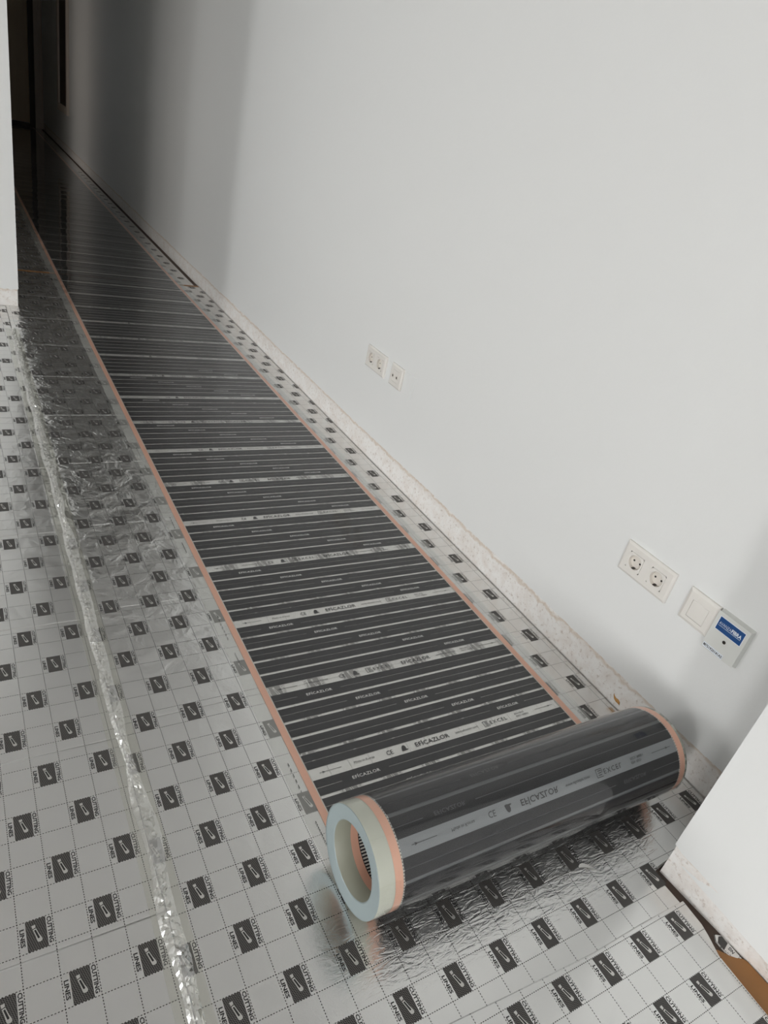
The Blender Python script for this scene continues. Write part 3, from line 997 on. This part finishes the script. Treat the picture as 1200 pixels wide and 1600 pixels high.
def disc(mb, x, cy, cz, r, n=16, mi=0):
    v = [(x, cy + r * math.cos(2 * math.pi * i / n), cz + r * math.sin(2 * math.pi * i / n)) for i in range(n)]
    mb.add(v, [tuple(reversed(range(n)))], mi=mi)

def socket_insert(parent, cy, cz, xf, half=0.0225, r=0.0195, depth=0.0095):
    """square insert with a round recess; returns the insert"""
    n = 32; v = []; f = []
    sq = []
    for i in range(n):
        a = 2 * math.pi * (i + 0.5) / n
        c, s = math.cos(a), math.sin(a); k = half / max(abs(c), abs(s))
        sq.append((cy + c * k, cz + s * k))
    for (p, q) in sq: v.append((xf + 0.0012, p, q))
    for (p, q) in sq: v.append((xf - 0.0006, cy + (p - cy) * 0.985, cz + (q - cz) * 0.985))
    for i in range(n):
        a = 2 * math.pi * (i + 0.5) / n; v.append((xf - 0.0006, cy + r * math.cos(a), cz + r * math.sin(a)))
    for i in range(n):
        a = 2 * math.pi * (i + 0.5) / n; v.append((xf - 0.0001, cy + (r - 0.0006) * math.cos(a), cz + (r - 0.0006) * math.sin(a)))
    for i in range(n):
        a = 2 * math.pi * (i + 0.5) / n; v.append((xf + depth, cy + (r - 0.001) * math.cos(a), cz + (r - 0.001) * math.sin(a)))
    for ring in range(4):
        for i in range(n):
            j = (i + 1) % n
            f.append((ring * n + i, ring * n + j, (ring + 1) * n + j, (ring + 1) * n + i))
    f.append(tuple(4 * n + i for i in range(n)))
    o = mesh('insert', v, f, None, parent, mats=[M['plastic'], M['plastic_in']], midx=[0] * (3 * n) + [1] * n + [1])
    return o

def plate_with_windows(name, y0, y1, z0, z1, d, parent, wins, material, slope=0.006):
    """frame plate with square openings (wins: list of centre y, centre z, half); bevelled rim"""
    ys = sorted(set([y0, y1] + [c - h for c, _, h in wins] + [c + h for c, _, h in wins]))
    zs = sorted(set([z0, z1] + [c - h for _, c, h in wins] + [c + h for _, c, h in wins]))
    bm = bmesh.new()
    V = {}
    def vv(x, y, z):
        k = (round(x, 6), round(y, 6), round(z, 6))
        if k not in V: V[k] = bm.verts.new((x, y, z))
        return V[k]
    iny = lambda y: min(max(y, y0 + slope), y1 - slope)
    inz = lambda z: min(max(z, z0 + slope), z1 - slope)
    for a, b in zip(ys[:-1], ys[1:]):
        for c, e in zip(zs[:-1], zs[1:]):
            my, mz = (a + b) / 2, (c + e) / 2
            if any(abs(my - cy) < h and abs(mz - cz) < h for cy, cz, h in wins): continue
            bm.faces.new([vv(-d, iny(a), inz(c)), vv(-d, iny(a), inz(e)), vv(-d, iny(b), inz(e)), vv(-d, iny(b), inz(c))])
    for cy, cz, h in wins:
        q = [(cy - h, cz - h), (cy + h, cz - h), (cy + h, cz + h), (cy - h, cz + h)]
        for i in range(4):
            p, r = q[i], q[(i + 1) % 4]
            bm.faces.new([bm.verts.new((-d, *p)), bm.verts.new((-d, *r)), bm.verts.new((0.012, *r)), bm.verts.new((0.012, *p))])
    rim = [(y0 + slope, z0 + slope, y0, z0), (y1 - slope, z0 + slope, y1, z0), (y1 - slope, z1 - slope, y1, z1), (y0 + slope, z1 - slope, y0, z1)]
    for i in range(4):
        a, b = rim[i], rim[(i + 1) % 4]
        bm.faces.new([bm.verts.new((-d, a[0], a[1])), bm.verts.new((-d, b[0], b[1])), bm.verts.new((-d + 0.0035, b[2], b[3])), bm.verts.new((-d + 0.0035, a[2], a[3]))])
        bm.faces.new([bm.verts.new((-d + 0.0035, a[2], a[3])), bm.verts.new((-d + 0.0035, b[2], b[3])), bm.verts.new((0.0, b[2], b[3])), bm.verts.new((0.0, a[2], a[3]))])
    bmesh.ops.remove_doubles(bm, verts=bm.verts, dist=1e-6)
    bmesh.ops.recalc_face_normals(bm, faces=bm.faces)
    me = bpy.data.meshes.new(name); bm.to_mesh(me); bm.free()
    me.materials.append(material)
    return link(bpy.data.objects.new(name, me), parent)

def double_socket(name, yc, zc, label):
    t = empty(name, (XP, yc, zc)); tag(t, label, 'socket', 'double wall sockets')
    cs = (0.0356, -0.0356)
    plate_with_windows('frame', -0.0785, 0.0785, -0.0425, 0.0425, 0.0095, t, [(c, 0, 0.0228) for c in cs], M['plastic'])
    for c in cs:
        o = socket_insert(t, c, 0, -0.0100)
        mb = MB()
        for s in (-1, 1): disc(mb, -0.0008, c + s * 0.0095, 0.0, 0.0027)
        mb.build('pin_hole', M['hole'], o)
        mb = MB(); mb.box((-0.0095, c - 0.0032, -0.0192), (-0.0004, c + 0.0032, -0.0160)); mb.box((-0.004, c - 0.003, 0.0165), (-0.0004, c + 0.003, 0.0190))
        mb.build('earth_clip', M['brass'], o)
    return t
# wall recess behind the sockets
double_socket('double_socket', 0.8455, 0.386, 'ivory double socket nearest the roll, left of the square blank plate')
double_socket('double_socket', 2.2950, 0.385, 'ivory double socket further along the wall, left of the two-hole aerial socket')

t = empty('blank_plate', (XP, 0.6815, 0.386)); tag(t, 'ivory square blank wall plate beside the blue-stickered box', 'wall plate')
plate_with_windows('frame', -0.0415, 0.0415, -0.0425, 0.0425, 0.0095, t, [(0.0, -0.004, 0.0228)], M['plastic'], 0.007)
rbox('cover', -0.0223, 0.0223, -0.0263, 0.0183, 0.0095, M['plastic'], t, 0.0012)

t = empty('aerial_socket', (XP, 2.1290, 0.385)); tag(t, 'ivory wall socket with two small dark holes, beside the further double socket', 'socket')
plate_with_windows('frame', -0.0435, 0.0435, -0.0425, 0.0425, 0.0095, t, [(0.0, 0.0, 0.0228)], M['plastic'])
o = rbox('cover', -0.0223, 0.0223, -0.0223, 0.0223, 0.0100, M['plastic'], t, 0.001)
for c in (0.0165, -0.0125):
    mb = MB(); n = 20
    for r, x in ((0.0068, -0.0104), (0.0068, -0.0125), (0.0048, -0.0125), (0.0048, -0.0105)):
        for i in range(n): mb.v.append((x, c + r * math.cos(2 * math.pi * i / n), -0.001 + r * math.sin(2 * math.pi * i / n))); mb.uv.append((0, 0))
    for k in range(3):
        for i in range(n):
            j = (i + 1) % n; mb.f.append((k * n + i, k * n + j, (k + 1) * n + j, (k + 1) * n + i)); mb.mi.append(0)
    mb.build('ferrule', M['plastic_in'], t)
    mb = MB(); disc(mb, -0.01065, c, -0.001, 0.0050, n); mb.build('aerial_hole', M['hole'], t)

t = empty('painted_plate', (XP, 2.0430, 0.385)); tag(t, 'blank wall plate painted over white like the wall, right of the aerial socket', 'wall plate')
rbox('cover', -0.036, 0.036, -0.0415, 0.0415, 0.0022, M['paint'], t, 0.001)

# fibre termination box
t = empty('fibre_box', (XP, 0.595, 0.378)); tag(t, 'pale plastic fibre box with blue sticker at the end of the sockets row', 'fibre box')
mb = MB()
y0, y1, z0, z1, D = -0.0430, 0.0425, -0.0530, 0.0520, 0.017
b_ = [(y0, z0), (y1, z0), (y1, z1), (y0, z1)]
i_ = 0.0035
fr_ = [(y0 + i_, z0 + i_ + .004), (y1 - i_, z0 + i_), (y1 - i_, z1 - i_), (y0 + i_, z1 - i_)]
mb.add([(0, *p) for p in b_] + [(-D, *p) for p in fr_], [(7, 6, 5, 4), (0, 1, 5, 4), (1, 2, 6, 5), (2, 3, 7, 6), (3, 0, 4, 7)])
body = bevel(mb.build('body', M['plastic_grey'], t), 0.0022, 3)
XF = -D - 0.0002
def fq(name, ya, yb, za, zb, x, m_, parent):
    mb = MB(); mb.box((x - 0.0002, ya, za), (x, yb, zb)); return mb.build(name, m_, parent)
def words(s, ya, yb, z, h, x, m_, parent, bold=0.0, name='lettering', sp=1.0):
    vs, fs, w = text2d(s, bold, sp); sy = (ya - yb) / w
    return mesh(name, [(x, ya - xx * sy, z + yy * h) for xx, yy in vs], fs, m_, parent)
st = fq('sticker', -0.0345, 0.0330, 0.0065, 0.0420, XF, M['sticker_white'], t)
fq('sticker_field', -0.0330, 0.0315, 0.0080, 0.0405, XF - 0.0002, M['sticker_blue'], st)
words('AVANZA', 0.0285, -0.0025, 0.0225, 0.0078, XF - 0.0006, M['sticker_white'], st, -0.008)
words('FIBRA', -0.0035, -0.0290, 0.0225, 0.0088, XF - 0.0006, M['sticker_white'], st, 0.03)
fq('underline', -0.0290, 0.0285, 0.0195, 0.0202, XF - 0.0004, M['sticker_white'], st)
mb = MB(); disc(mb, XF - 0.0003, -0.0015, -0.0085, 0.0042, 18); mb.build('screw', M['brass'], t)
lb = fq('serial_label', -0.0145, 0.0385, -0.0485, -0.0365, XF, M['sticker_white'], t)
words('M7S1920141AS', 0.0365, -0.0130, -0.0455, 0.0066, XF - 0.0006, M['ink'], lb, 0.012)

# amber residue on the plaster strip behind the roll
bm = bmesh.new()
pts = [(0.778, 0.026, 0.0042), (0.774, 0.020, 0.0050), (0.767, 0.0175, 0.0052), (0.759, 0.0185, 0.0058), (0.753, 0.0165, 0.0048)]
v = []; f = []
n = 10
for j, (py, pz, r) in enumerate(pts):
    for i in range(n):
        a = 2 * math.pi * i / n
        v.append((XW - 0.001 + 0.55 * r * math.cos(a) * 0.9, py + r * 0.35 * math.sin(a) * (1 if j % 2 else .8), pz + r * math.sin(a)))
for j in range(len(pts) - 1):
    for i in range(n):
        k = (i + 1) % n
        f.append((j * n + i, j * n + k, (j + 1) * n + k, (j + 1) * n + i))
f.append(tuple(range(n))); f.append(tuple(reversed(range((len(pts) - 1) * n, len(pts) * n))))
tag(mesh('adhesive_blob', v, f, M['amber'], smooth=True), 'small amber adhesive blob on the plaster strip just behind the roll', 'residue')

# framed panel on the right wall far down the corridor
t = empty('wall_panel', (XP, 11.1, 0.0)); tag(t, 'tall dark panel in a cream frame on the wall deep in the corridor', 'wall panel')
fw = 0.085
rbox('panel_board', -0.36, 0.36, 0.52, 1.95, 0.008, M['dark_wood_and_gap'], t, 0.002)
rbox('frame_bar', -0.44, -0.44 + fw, 0.45, 2.02, 0.03, M['frame_trim'], t, 0.006)
rbox('frame_bar', 0.44 - fw, 0.44, 0.45, 2.02, 0.03, M['frame_trim'], t, 0.006)
rbox('frame_bar', -0.44 + fw, 0.44 - fw, 0.45, 0.45 + fw, 0.03, M['frame_trim'], t, 0.006)
rbox('frame_bar', -0.44 + fw, 0.44 - fw, 2.02 - fw, 2.02, 0.03, M['frame_trim'], t, 0.006)
